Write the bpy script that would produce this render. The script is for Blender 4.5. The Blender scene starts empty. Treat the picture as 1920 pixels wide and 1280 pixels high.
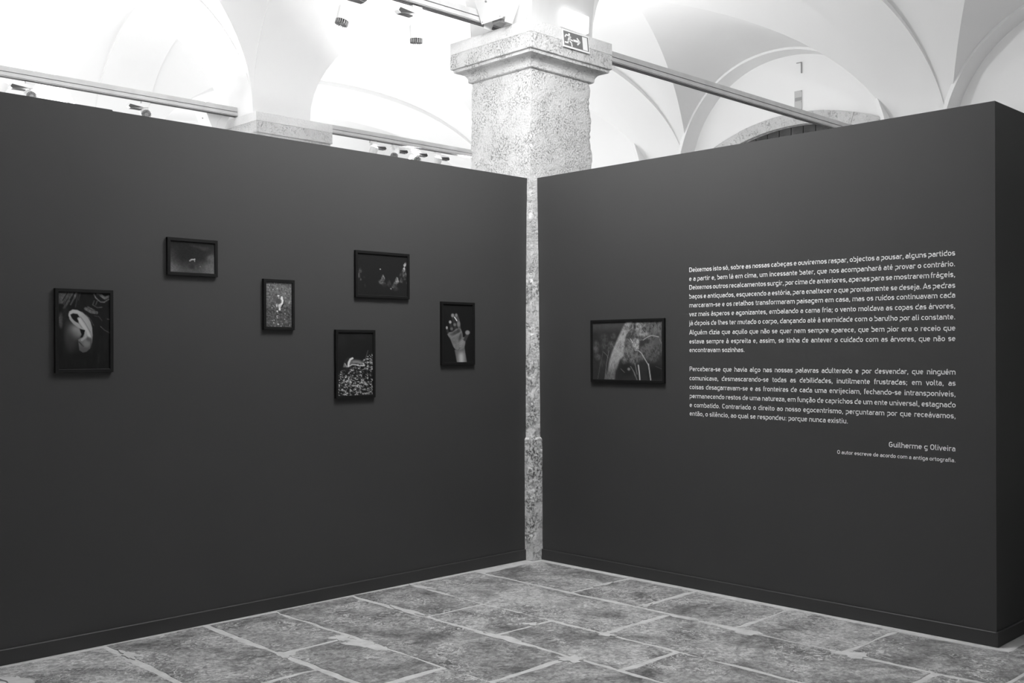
import bpy, math, random
import numpy as np
from mathutils import Vector, Matrix

C = bpy.context.scene.collection
PI = math.pi
rnd = random.Random(7)

# ------------------------------------------------------------------ camera
CAM = Vector((-5.923, -5.780, 1.634))
YAW = math.radians(45.52)
fwd = Vector((math.cos(YAW), math.sin(YAW), 0))
rgt = Vector((math.sin(YAW), -math.cos(YAW), 0))
up = Vector((0, 0, 1))
roll = 0.00345
r2 = rgt * math.cos(roll) - up * math.sin(roll)
u2 = up * math.cos(roll) + rgt * math.sin(roll)
cd = bpy.data.cameras.new('camera')
cam = bpy.data.objects.new('camera', cd)
C.objects.link(cam)
m = Matrix((r2, u2, -fwd)).transposed().to_4x4()
m.translation = CAM
cam.matrix_world = m
cd.sensor_width = 36
cd.lens = 1955.7 / 1920 * 36
cd.shift_y = 18.9 / 1920
cd.clip_start = 0.05
cd.clip_end = 100
bpy.context.scene.camera = cam

# ------------------------------------------------------------------ world, light, exposure
S = bpy.context.scene
S.view_settings.view_transform = 'Standard'
S.view_settings.look = 'None'
S.view_settings.gamma = 1
S.view_settings.use_curve_mapping = False
S.view_settings.exposure = 0.42
w = bpy.data.worlds.new('world')
S.world = w
w.use_nodes = True
w.node_tree.nodes['Background'].inputs[0].default_value = (0.6, 0.6, 0.6, 1)
w.node_tree.nodes['Background'].inputs[1].default_value = 0.05


def area(name, loc, target, size, power, spread=180, size_y=None, disk=False):
    l = bpy.data.lights.new(name, 'AREA')
    l.energy = power
    l.size = size
    if size_y:
        l.shape = 'RECTANGLE'
        l.size_y = size_y
    elif disk:
        l.shape = 'DISK'
    l.spread = math.radians(spread)
    o = bpy.data.objects.new(name, l)
    C.objects.link(o)
    o.location = loc
    d = Vector(target) - Vector(loc)
    o.rotation_euler = d.to_track_quat('-Z', 'Y').to_euler()
    return o


# uplights at floods and track spots, plus unseen fill lamps added to brighten the vault
LUP = [
    # loc, target, size, power, spread
    ((-2.4, -2.4, 4.9), (-2.2, -2.2, 6.0), .30, 46, 150),  # added fill under the front vault, no fixture here
    ((-0.20, 4.30, 4.60), (-1.8, 3.4, 6.0), .18, 28, 150),
    ((-0.20, 8.50, 4.60), (-1.8, 7.6, 6.0), .18, 28, 150),
    ((-1.60, 0.31, 4.20), (-1.7, 2.2, 6.0), .12, 14, 160),
    ((2.40, 4.50, 4.10), (2.8, 6.2, 5.6), .12, 10, 160),
    ((3.30, 4.50, 4.10), (3.6, 2.4, 5.6), .12, 10, 160),
    ((1.80, 2.40, 4.10), (2.6, 2.2, 6.0), .30, 96, 170),  # added fill for the east bay, no fixture here
    ((-3.2, -4.2, 4.3), (-2.9, -2.6, 6.0), .3, 60, 160),  # unseen, added to lift the front bay
    ((3.2, -4.2, 4.3), (3.6, -2.6, 6.0), .3, 40, 160),  # unseen, added to lift the right-hand vault
]
for i, (l, t, s, p, sp) in enumerate(LUP):
    area('uplight_and_fill', l, t, s, p, sp)
# unseen area lights added behind the dark walls to even out the vault
for (bx, by, pw) in ((-3.6, 2.4, 74), (-3.6, 6.6, 100), (-3.6, 10.8, 100), (3.9, 6.6, 84), (3.9, 10.8, 90)):
    area('hidden_fill_bank', (bx, by, 2.6), (bx, by + .001, 6), 4.6, pw, 180, size_y=2.6)
# unseen area light added above the front bay to brighten dark walls and column
area('wash_fill', (-1.50, -1.50, 4.50), (-1.05, -1.05, 2.6), .8, 76, 180, disk=True)


# ------------------------------------------------------------------ materials
def lin(v):
    v = v / 255
    return v / 12.92 if v <= .04045 else ((v + .055) / 1.055) ** 2.4


def mat(name, val, rough=.6, metal=0, spec=.5, bump=None, noise=None, emit=None):
    """bump=(scale,strength,dist) noise=(scale,lo,hi)"""
    M = bpy.data.materials.new(name)
    M.use_nodes = True
    nt = M.node_tree
    b = nt.nodes['Principled BSDF']
    b.inputs['Roughness'].default_value = rough
    b.inputs['Metallic'].default_value = metal
    b.inputs['Specular IOR Level'].default_value = spec
    b.inputs['Base Color'].default_value = (val, val, val, 1)
    tc = nt.nodes.new('ShaderNodeTexCoord')
    if noise:
        n = nt.nodes.new('ShaderNodeTexNoise')
        n.inputs['Scale'].default_value = noise[0]
        n.inputs['Detail'].default_value = 6
        nt.links.new(tc.outputs['Object'], n.inputs['Vector'])
        r = nt.nodes.new('ShaderNodeMapRange')
        r.inputs[1].default_value = .3
        r.inputs[2].default_value = .7
        r.inputs[3].default_value = noise[1]
        r.inputs[4].default_value = noise[2]
        nt.links.new(n.outputs[0], r.inputs[0])
        nt.links.new(r.outputs[0], b.inputs['Base Color'])
    if bump:
        n2 = nt.nodes.new('ShaderNodeTexNoise')
        n2.inputs['Scale'].default_value = bump[0]
        n2.inputs['Detail'].default_value = 5
        nt.links.new(tc.outputs['Object'], n2.inputs['Vector'])
        bp = nt.nodes.new('ShaderNodeBump')
        bp.inputs['Strength'].default_value = bump[1]
        bp.inputs['Distance'].default_value = bump[2]
        nt.links.new(n2.outputs[0], bp.inputs['Height'])
        nt.links.new(bp.outputs[0], b.inputs['Normal'])
    if emit:
        b.inputs['Emission Color'].default_value = (1, 1, 1, 1)
        b.inputs['Emission Strength'].default_value = emit
    return M


class N:
    """tiny node helper"""
    def __init__(s, M):
        s.nt = M.node_tree
        s.b = s.nt.nodes['Principled BSDF']
        s.tc = s.nt.nodes.new('ShaderNodeTexCoord')

    def new(s, t): return s.nt.nodes.new(t)

    def link(s, a, b): s.nt.links.new(a, b)

    def noise(s, vec, scale, detail=5, rough=.6, dist=0):
        n = s.new('ShaderNodeTexNoise')
        n.inputs['Scale'].default_value = scale
        n.inputs['Detail'].default_value = detail
        n.inputs['Roughness'].default_value = rough
        n.inputs['Distortion'].default_value = dist
        s.link(vec, n.inputs['Vector'])
        return n.outputs[0]

    def rng(s, x, a, b, c=0, d=1, smooth=False):
        r = s.new('ShaderNodeMapRange')
        if smooth: r.interpolation_type = 'SMOOTHSTEP'
        s.link(x, r.inputs[0])
        for i, v in enumerate((a, b, c, d)): r.inputs[i + 1].default_value = v
        return r.outputs[0]

    def math(s, op, a, b=None):
        r = s.new('ShaderNodeMath')
        r.operation = op
        for i, v in enumerate((a, b)):
            if v is None: continue
            if isinstance(v, (int, float)): r.inputs[i].default_value = v
            else: s.link(v, r.inputs[i])
        return r.outputs[0]

    def bump(s, h, strength, dist):
        bp = s.new('ShaderNodeBump')
        bp.inputs['Strength'].default_value = strength
        bp.inputs['Distance'].default_value = dist
        s.link(h, bp.inputs['Height'])
        s.link(bp.outputs[0], s.b.inputs['Normal'])


def stone_mat(name, base, dark, pit=.25, sc=85, th=.53):
    M = mat(name, base, .85, spec=.2)
    n = N(M)
    v = n.tc.outputs['Object']
    big = n.rng(n.noise(v, 2.2, 4), .3, .7, base * .90, base * 1.06)
    # small dark pits: stretched blotches
    p = n.rng(n.noise(v, sc, 5, .66, .6), th, th + .12, 0, 1)
    p2 = n.rng(n.noise(v, 7, 3, .6), .42, .62, .12, 1)
    pits = n.math('MULTIPLY', n.math('MULTIPLY', p, p2), pit)
    fine = n.rng(n.noise(v, 160, 3), .3, .7, .93, 1.06)
    col = n.math('MULTIPLY', n.math('MULTIPLY', big, fine), n.math('SUBTRACT', 1.0, pits))
    n.link(col, n.b.inputs['Base Color'])
    h = n.math('ADD', n.math('MULTIPLY', pits, -1.6), n.math('MULTIPLY', n.noise(v, 60, 5, .6), .6))
    n.bump(h, 1.0, .013)
    return M


M_stone = stone_mat('limestone_column', .67, .3, .38, 80, .535)
M_stone3 = stone_mat('limestone_arch', .60, .3, .35, 30, .54)
M_stone2 = stone_mat('limestone_worn', .84, .25, .80, 48, .49)
M_plaster = mat('white_plaster', .82, .9, spec=.15, bump=(3.0, .25, .03))
M_pier = mat('plaster_toned_down', .66, .9, spec=.15, bump=(6.0, .25, .02))  # plaster with its colour darkened to offset strong light on the pier
M_plasterwall = mat('white_plaster_wall', .84, .9, spec=.15, bump=(4.0, .2, .02))
M_wall = mat('dark_grey_paint', .053, .62, spec=.30, noise=(1.2, .051, .055), bump=(240, .12, .002))
M_base = mat('dark_grey_skirting', .045, .50, spec=.35, noise=(2, .043, .047))
M_black = mat('black_frame', .008, .55, spec=.22, noise=(30, .007, .009))
M_text = mat('white_vinyl_lettering', .90, .5, spec=.3)
M_metal = mat('grey_painted_steel', .54, .45, spec=.5, noise=(8, .50, .58))
M_metald = mat('dark_rail', .12, .5)
M_white = mat('white_painted_metal', .80, .4, spec=.5)
M_fin = mat('grey_heat_sink', .30, .5, metal=.2)
M_dark = mat('dark_slot', .05, .5)
M_lens = mat('lit_lens', .9, .3, emit=4)
M_lamp = mat('lit_emergency_diffuser', .9, .3, emit=1.05)
M_signw = mat('sign_white', .85, .5)
M_signg = mat('sign_green_grey', .17, .5)
M_wood = mat('dark_timber', .055, .7, noise=(5, .035, .08), bump=(20, .5, .01))
M_mortar = mat('pale_mortar', .36, .9, spec=.15, noise=(14, .50, .62), bump=(60, .5, .006))
M_plate = mat('pale_grey_plate', .52, .6)
M_plate2 = mat('grey_stripe', .33, .6)


def slab_mat():
    M = mat('worn_paving_stone', .2, .55, spec=.35)
    n = N(M)
    geo = n.new('ShaderNodeNewGeometry')
    v = geo.outputs['Position']
    oi = n.new('ShaderNodeObjectInfo')
    tone = n.rng(oi.outputs['Random'], 0, 1, .80, 1.18)
    a = n.rng(n.noise(v, 3.0, 6, .65, .6), .38, .62, .155, .41)
    fine = n.rng(n.noise(v, 38, 8, .78, .6), .38, .62, .58, 1.42)
    mid = n.rng(n.noise(v, 13, 6, .75, 1.6), .40, .60, .74, 1.20)
    col = n.math('MULTIPLY', n.math('MULTIPLY', n.math('MULTIPLY', a, fine), mid), tone)
    # pale flecks of mortar left in the worn faces
    f = n.rng(n.noise(v, 17, 9, .82, 2.2), .515, .555, 0, 1)
    f2 = n.rng(n.noise(v, 2.3, 4, .6, .8), .45, .57, 0, 1)
    fl = n.math('MULTIPLY', f, f2)
    mx = n.new('ShaderNodeMix')
    mx.data_type = 'FLOAT'
    n.link(fl, mx.inputs[0])
    n.link(col, mx.inputs[2])
    mx.inputs[3].default_value = .60
    n.link(mx.outputs[0], n.b.inputs['Base Color'])
    h = n.math('ADD', n.math('MULTIPLY', n.noise(v, 55, 6, .7, .3), .5), n.math('MULTIPLY', n.noise(v, 11, 5, .6), 1.2))
    n.bump(h, .8, .008)
    n.link(n.rng(n.noise(v, 20, 4), .3, .7, .45, .75), n.b.inputs['Roughness'])
    return M


M_slab = slab_mat()


# ------------------------------------------------------------------ geometry helpers
class MB:
    def __init__(s):
        s.v, s.f = [], []

    def add(s, vs, fs):
        o = len(s.v)
        s.v += [tuple(p) for p in vs]
        s.f += [tuple(i + o for i in f) for f in fs]
        return s

    def box(s, x0, x1, y0, y1, z0, z1, M=None):
        vs = [Vector((x, y, z)) for z in (z0, z1) for y in (y0, y1) for x in (x0, x1)]
        if M is not None: vs = [M @ p for p in vs]
        return s.add(vs, [(0, 2, 3, 1), (4, 5, 7, 6), (0, 1, 5, 4), (2, 6, 7, 3), (0, 4, 6, 2), (1, 3, 7, 5)])

    def prism(s, poly, fn, a, b):
        """poly: 2D outline (CCW), fn(u,v,t)->point, extruded from t=a to t=b"""
        n = len(poly)
        vs = [fn(u, v, a) for u, v in poly] + [fn(u, v, b) for u, v in poly]
        return s.add(vs, [tuple(range(n - 1, -1, -1)), tuple(range(n, 2 * n))] + [(i, (i + 1) % n, n + (i + 1) % n, n + i) for i in range(n)])

    def cyl(s, p0, p1, r0, r1=None, n=20, cap=True):
        p0, p1 = Vector(p0), Vector(p1)
        r1 = r0 if r1 is None else r1
        d = (p1 - p0).normalized()
        a = d.orthogonal().normalized()
        b = d.cross(a)
        vs = [p0 + (a * math.cos(2 * PI * i / n) + b * math.sin(2 * PI * i / n)) * r0 for i in range(n)]
        vs += [p1 + (a * math.cos(2 * PI * i / n) + b * math.sin(2 * PI * i / n)) * r1 for i in range(n)]
        fs = [(i, (i + 1) % n, n + (i + 1) % n, n + i) for i in range(n)]
        if cap: fs += [tuple(range(n - 1, -1, -1)), tuple(range(n, 2 * n))]
        return s.add(vs, fs)

    def build(s, name, m, parent=None, smooth=False, loc=None):
        me = bpy.data.meshes.new(name)
        me.from_pydata(s.v, [], s.f)
        me.validate()
        if smooth:
            for p in me.polygons: p.use_smooth = True
        me.materials.append(m)
        me.update()
        o = bpy.data.objects.new(name, me)
        C.objects.link(o)
        if parent is not None: o.parent = parent
        if loc is not None: o.location = loc
        return o


def bevel(o, w, seg=2):
    md = o.modifiers.new('bevel', 'BEVEL')
    md.width = w
    md.segments = seg
    md.limit_method = 'ANGLE'
    return o


def struct(o):
    o['kind'] = 'structure'
    return o


def thing(name, label, cat, loc=(0, 0, 0), rot=(0, 0, 0), group=None):
    o = bpy.data.objects.new(name, None)
    o.empty_display_size = .1
    C.objects.link(o)
    o.location = loc
    o.rotation_euler = rot
    tag(o, label, cat, group)
    return o


def tag(o, label, cat, group=None):
    o['label'] = label
    o['category'] = cat
    if group: o['group'] = group
    return o


def copy_tree(o, parent=None):
    c = o.copy()
    C.objects.link(c)
    if parent is not None: c.parent = parent
    for ch in list(o.children): copy_tree(ch, c)
    return c


# ------------------------------------------------------------------ the vaulted hall
Z0 = 4.20          # springing
XE, XW = 7.80, -7.30
YN, YS = 17.44, -9.40
BX0, BX1 = -.06, .66                      # band arches along Y over the column row
bands = [(-9.40, -8.70), (-4.60, -3.90), (-.04, .66), (4.145, 4.845), (8.33, 9.03), (12.515, 13.215), (16.70, 17.40)]
H, HB = 1.82, 1.75
PE = 2 / 2.13            # superellipse exponent of the arch profiles


def ce(t):
    c = math.cos(t)
    return math.copysign(abs(c) ** PE, c) if abs(c) > 1e-9 else 0.0


def se(t):
    c = math.sin(t)
    return max(c, 0) ** PE if c > 1e-9 else 0.0


ceiling = struct(thing('ceiling', '', ''))
del ceiling['label'], ceiling['category']
NS = 40


def web(mb, pa, pb, n=10):
    """strip between two point rows"""
    k = len(pa)
    vs = []
    for a, b in zip(pa, pb):
        for j in range(n + 1):
            t = j / n
            vs.append(Vector(a).lerp(Vector(b), t))
    fs = []
    for i in range(k - 1):
        for j in range(n):
            q = i * (n + 1) + j
            fs.append((q, q + 1, q + n + 2, q + n + 1))
    mb.add(vs, fs)


def vault_bay(x0, x1, y0, y1):
    xc, a = (x0 + x1) / 2, (x1 - x0) / 2
    yc, r = (y0 + y1) / 2, (y1 - y0) / 2
    th = [PI * i / NS for i in range(NS + 1)]
    mb = MB()
    P = lambda t: (xc + a * ce(t), Z0 + H * se(t))
    for sgn, ye in ((-1, y0), (1, y1)):
        web(mb, [(P(t)[0], ye, P(t)[1]) for t in th], [(P(t)[0], yc + sgn * r * abs(ce(t)), P(t)[1]) for t in th])
    Q = lambda t: (yc + r * ce(t), Z0 + H * se(t))
    for sgn, xe in ((-1, x0), (1, x1)):
        web(mb, [(xe, Q(t)[0], Q(t)[1]) for t in th], [(xc + sgn * a * abs(ce(t)), Q(t)[0], Q(t)[1]) for t in th])
    mb.build('vault_bay', M_plaster, ceiling, smooth=True)


def band_arch(axis, s0, s1, b0, b1, hb=HB, inset=0.0, h=H, name='band_arch', m=None):
    """arch spanning s0..s1 along axis, strip width b0..b1"""
    c0, a = (s0 + s1) / 2, (s1 - s0) / 2
    pt = (lambda s, b, z: (s, b, z)) if axis == 'x' else (lambda s, b, z: (b, s, z))
    mb = MB()
    th = [PI * i / 64 for i in range(65)]
    lo = [(c0 + (a - inset) * ce(t), Z0 + hb * se(t)) for t in th]
    hi = [(c0 + (a + .02) * ce(t), Z0 + (h + .03) * se(t)) for t in th]
    for (pa, ba), (pb, bb) in (((lo, b0), (lo, b1)), ((lo, b0), (hi, b0)), ((lo, b1), (hi, b1))) + ((((hi, b0), (hi, b1)),) if 'rim' in name else ()):
        web(mb, [pt(s, ba, z) for s, z in pa], [pt(s, bb, z) for s, z in pb], 1 if ba == bb else 3)
    mb.build(name, m or M_plaster, ceiling, smooth=True)


for i in range(len(bands) - 1):
    ya, yb = bands[i][1], bands[i + 1][0]
    vault_bay(BX1, XE, ya, yb)
    vault_bay(XW, BX0, ya, yb)
    band_arch('y', ya, yb, BX0, BX1, m=M_pier if i == 1 else None)  # front band takes the darkened plaster, to offset the strong light there
    # rim arches against the long walls
    band_arch('y', ya, yb, XE - .34, XE, hb=H - .035, inset=.03, h=H - .0, name='rim_arch')
    band_arch('y', ya, yb, XW, XW + .42, hb=H - .05, inset=.045, h=H - .0, name='rim_arch')
for b0, b1 in bands:
    band_arch('x', BX1, XE, b0, b1)
    band_arch('x', XW, BX0, b0, b1)
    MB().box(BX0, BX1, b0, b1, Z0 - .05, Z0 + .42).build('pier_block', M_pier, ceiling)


def slabwall(name, x0, x1, y0, y1, m=M_plasterwall, z1=6.6):
    return struct(MB().box(x0, x1, y0, y1, 0, z1).build(name, m))


# east wall with a segmental doorway opening
def east_wall():
    mb = MB()
    yc, zc, R = 2.235, 1.76, 3.18
    hw = 1.30
    segs = 24
    ys = [yc - hw + 2 * hw * i / segs for i in range(segs + 1)]
    zs = [zc + math.sqrt(R * R - (y - yc) ** 2) for y in ys]
    X0, X1 = XE, XE + .5
    # plain parts
    mb.box(X0, X1, YS, yc - hw, 0, 6.6)
    mb.box(X0, X1, yc + hw, YN, 0, 6.6)
    for i in range(segs):
        a = [(X0, ys[i], zs[i]), (X0, ys[i + 1], zs[i + 1]), (X0, ys[i + 1], 6.6), (X0, ys[i], 6.6)]
        b = [(X1, p[1], p[2]) for p in a]
        mb.add(a + b, [(0, 3, 2, 1), (4, 5, 6, 7), (0, 1, 5, 4)])
    struct(mb.build('wall_east', M_plasterwall))


east_wall()
slabwall('wall_west', XW - .3, XW, YS, YN)
slabwall('wall_north', XW, XE + .3, YN - .04, YN + .3)
slabwall('wall_south', XW, XE + .3, YS - .3, YS)

# dark timber door leaf inside the opening, upright boards
door = struct(MB().box(XE + .09, XE + .13, .93, 3.54, 0, 4.96).build('door_1', M_wood))
for i in range(13):
    y0 = .94 + i * .2
    MB().box(XE + .06, XE + .09, y0 + .005, y0 + .193, 0.01, 4.95).build('board', M_wood, door)
MB().box(XE + .035, XE + .06, .94, 3.53, 4.72, 4.78).build('ledge', M_wood, door)

# stone surround of the doorway: voussoirs and jamb stones
sa = struct(thing('trim_1', '', ''))
del sa['label'], sa['category']
yc, zc, Ro, Ri = 2.235, 1.76, 3.36, 3.18
amax = math.asin(1.40 / 3.36)
nv = 6
for i in range(nv):
    a0 = -amax + 2 * amax * i / nv + .0004
    a1 = -amax + 2 * amax * (i + 1) / nv - .0004
    pr = .05 + rnd.uniform(-.006, .006)
    ro = Ro + rnd.uniform(-.008, .008)
    pts = [(yc + ro * math.sin(a0 + (a1 - a0) * j / 4), zc + ro * math.cos(a0 + (a1 - a0) * j / 4)) for j in range(5)]
    pts += [(yc + Ri * math.sin(a1 + (a0 - a1) * j / 4), zc + Ri * math.cos(a1 + (a0 - a1) * j / 4)) for j in range(5)]
    MB().prism(pts[::-1], lambda u, v, t: (t, u, v), XE - pr, XE + .03).build('stone', M_stone3, sa)
for sy in (-1, 1):
    y0, y1 = (yc + 1.24, yc + 1.41) if sy > 0 else (yc - 1.41, yc - 1.24)
    for j in range(6):
        MB().box(XE - .05, XE - .0005, y0, y1, j * .78 + .002, min((j + 1) * .78 - .002, 4.62)).build('stone', M_stone, sa)

# ------------------------------------------------------------------ floor: mortar bed and paving slabs
floor = struct(MB().box(XW, XE, YS, YN, -.12, -.002).build('floor', M_mortar))


def slab(x0, x1, y0, y1):
    g = .0105
    x0 += g; x1 -= g; y0 += g; y1 -= g
    if x1 - x0 < .08 or y1 - y0 < .08: return
    cor = [[x0, y0], [x1, y0], [x1, y1], [x0, y1]]
    for p in cor:
        p[0] += rnd.uniform(-.008, .008)
        p[1] += rnd.uniform(-.010, .010)
    pts = []
    for i in range(4):
        a, b = Vector(cor[i]), Vector(cor[(i + 1) % 4])
        L = (b - a).length
        n = max(4, int(L / .07))
        d = (b - a).normalized()
        nn = Vector((d.y, -d.x))
        off = 0
        for j in range(n):
            off = off * .6 + rnd.uniform(-.011, .007)
            p = a + (b - a) * (j / n) + nn * (off if j else -.010)
            pts.append(p)
    n = len(pts)
    c = sum(pts, Vector((0, 0))) / n
    h = rnd.uniform(-.001, .0015)
    top = [(p.x + (c.x - p.x) * .008 * 1, p.y + (c.y - p.y) * .008, h) for p in pts]
    mid = [(p.x, p.y, h - .004) for p in pts]
    bot = [(p.x, p.y, -.03) for p in pts]
    fs = [tuple(range(n))]
    for k in range(2):
        for i in range(n):
            j = (i + 1) % n
            fs.append(((k + 1) * n + i, (k + 1) * n + j, k * n + j, k * n + i))
    MB().add(top + mid + bot, fs).build('paving_slab', M_slab, floor)


def cuts(known, end=-9.3):
    L = list(known)
    while L[-1] > end:
        L.append(L[-1] - rnd.uniform(.8, 1.5))
    L[-1] = end
    return L


rows = [(-.69, -.055, [-.125, -1.02, -1.59, -2.30, -3.01, -3.83]),
        (-1.31, -.69, [-.030, -1.84, -3.51]),
        (-1.79, -1.31, [-.026, -.82, -1.42, -2.363, -3.4]),
        (-2.385, -1.79, [-.022, -2.02, -3.3]),
        (-2.865, -2.385, [-.030, -.855, -1.68, -2.7]),
        (-3.48, -2.865, [-.024, -1.235, -2.4]),
        (-4.09, -3.48, [-.03, -2.1]),
        (-4.62, -4.09, [-.10, -1.1, -1.9]),
        (-5.25, -4.62, [-.06, -1.5, -2.7]),
        (-5.8, -5.25, [-.06, -.9, -2.0]),
        (-6.5, -5.8, [-.06, -1.6, -2.6]),
        (-7.25, -6.5, [-.06, -1.2, -2.3])]
for x0, x1, cs in rows:
    cs = cuts(cs)
    for a, b in zip(cs[:-1], cs[1:]): slab(x0, x1, b, a)
for x0, x1, cs in [(-.10, .62, [-3.62, -3.87]), (.62, 1.2, [-3.62, -4.5]), (1.2, 1.85, [-3.62, -5.0]), (1.85, 2.5, [-3.62, -4.3]), (2.5, 3.1, [-3.62, -4.9])]:
    cs = cuts(cs)
    for a, b in zip(cs[:-1], cs[1:]):
        if x0 < 0 and a < -3.8: x0 = -.10
        slab(x0, x1, b, a)

# smeared mortar lying over joints and slab corners
def patch(cx, cy, rx, ry, ang, seed):
    q = random.Random(seed)
    n = 34
    ph = [q.uniform(0, 6.28) for _ in range(4)]
    ca, sa_ = math.cos(ang), math.sin(ang)
    top = []
    for i in range(n):
        t = 2 * PI * i / n
        r = 1 + .22 * math.sin(3 * t + ph[0]) + .16 * math.sin(5 * t + ph[1]) + .10 * math.sin(9 * t + ph[2]) + q.uniform(-.10, .10)
        x, y = rx * r * math.cos(t), ry * r * math.sin(t)
        top.append((cx + x * ca - y * sa_, cy + x * sa_ + y * ca))
    vs = [(x, y, .0024 + (seed - 31) * .0002) for x, y in top] + [(cx + (x - cx) * 1.04, cy + (y - cy) * 1.04, -.004) for x, y in top]
    MB().add(vs, [tuple(range(n))] + [(n + i, n + (i + 1) % n, (i + 1) % n, i) for i in range(n)]).build('mortar_patch', M_mortar, floor)


for i, pt_ in enumerate([(-2.43, -1.04, .055, .15, .1), (-2.45, -.84, .045, .07, .0), (-.71, -2.38, .045, .13, .0), (-.70, -3.06, .05, .09, .3), (-.70, -1.90, .025, .16, .0), (-2.85, -.90, .05, .05, .0),
                         (-1.30, -.16, .03, .10, .1), (-1.79, -.62, .03, .16, .0), (-1.80, -1.52, .035, .20, .0), (-3.45, -.30, .03, .09, .0), (-1.83, -2.05, .05, .06, .4), (-1.33, -1.86, .03, .06, .0), (-.08, -3.2, .02, .25, 0),
                         (-1.47, -1.40, .03, .045, .6), (-4.05, -.36, .05, .12, .0), (-.35, -1.02, .10, .018, .0), (-.62, -1.60, .05, .03, .2)]):
    patch(*pt_, 31 + i)

# ------------------------------------------------------------------ dark partition walls
WT = 3.0


def part_wall_left():
    # front plane Y=0, facing -Y ; small step in the top edge where two boards meet
    mb = MB()
    poly = [(-7.25, 0), (-.072, 0), (-.072, WT), (-3.40, WT), (-3.405, WT + .006), (-7.25, WT + .006)]
    mb.prism(poly, lambda u, v, t: (u, t, v), 0, .16)
    o = struct(mb.build('wall_left', M_wall))
    return o


wl = part_wall_left()
wr = struct(MB().box(0, .16, -3.549, -.038, 0, WT + .005).build('wall_right', M_wall))
we = struct(MB().box(.16, 3.2, -3.549, -3.389, 0, WT + .005).build('wall_end', M_wall))
BH = .082


def base(name, fn, a, b):
    # skirting profile: t outwards, top edge bevelled
    prof = [(0, 0), (.012, 0), (.012, BH - .004), (.009, BH), (0, BH)]
    mb = MB()
    vs = [fn(t, z, a) for t, z in prof] + [fn(t, z, b) for t, z in prof]
    n = len(prof)
    mb.add(vs, [tuple(range(n)), tuple(range(2 * n - 1, n - 1, -1))] + [(i, n + i, n + (i + 1) % n, (i + 1) % n) for i in range(n)])
    return struct(mb.build(name, M_base))


base('baseboard_left', lambda t, z, s: (s, -t, z), -7.2, -.112)
base('baseboard_right', lambda t, z, s: (-t, s, z), -3.5489, -.085)
base('baseboard_end', lambda t, z, s: (s, -3.549 - t, z), -.012, 3.2)


# ------------------------------------------------------------------ columns
def vnoise(p, seed=0):
    from mathutils import noise
    return noise.noise(Vector(p) + Vector((seed * 13.1, seed * 7.7, seed * 3.3)))


def col_block(name, rects, parent, m, rough=.0032, chip=.040, step=.025):
    """rects: list of (z, x0, x1, y0, y1): lofted square block with chipped arrises"""
    nper = 22
    zs = []
    for (a, b) in zip(rects[:-1], rects[1:]):
        n = max(1, int(round((b[0] - a[0]) / step)))
        for i in range(n):
            t = i / n
            zs.append([a[k] + (b[k] - a[k]) * t for k in range(5)])
    zs.append(list(rects[-1]))
    vs = []
    us = [0, .012, .03, .06] + [.06 + .88 * i / (nper - 8) for i in range(1, nper - 8)] + [.94, .97, .988]
    for (z, x0, x1, y0, y1) in zs:
        cx, cy = (x0 + x1) / 2, (y0 + y1) / 2
        cs = [(x0, y0), (x1, y0), (x1, y1), (x0, y1)]
        for i in range(4):
            a, b = cs[i], cs[(i + 1) % 4]
            for u in us:
                x, y = a[0] + (b[0] - a[0]) * u, a[1] + (b[1] - a[1]) * u
                e = min(u, 1 - u)
                d = rough * vnoise((x * 9, y * 9, z * 9)) + rough * .5 * vnoise((x * 40, y * 40, z * 40))
                k = max(0, 1 - e / .045)
                ch = chip * k * max(0, vnoise((x * 1.5, y * 1.5, z * 6), 3) + .15 + .5 * vnoise((x * 3, y * 3, z * 25), 5))
                f = (d * 1.0 + ch)
                dx, dy = cx - x, cy - y
                L = math.hypot(dx, dy)
                vs.append((x + dx / L * f, y + dy / L * f, z))
    n = 4 * len(us)
    fs = []
    for k in range(len(zs) - 1):
        for i in range(n):
            j = (i + 1) % n
            fs.append((k * n + i, k * n + j, (k + 1) * n + j, (k + 1) * n + i))
    fs.append(tuple(range(n - 1, -1, -1)))
    fs.append(tuple(range((len(zs) - 1) * n, len(zs) * n)))
    return MB().add(vs, fs).build(name, m, parent)


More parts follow.
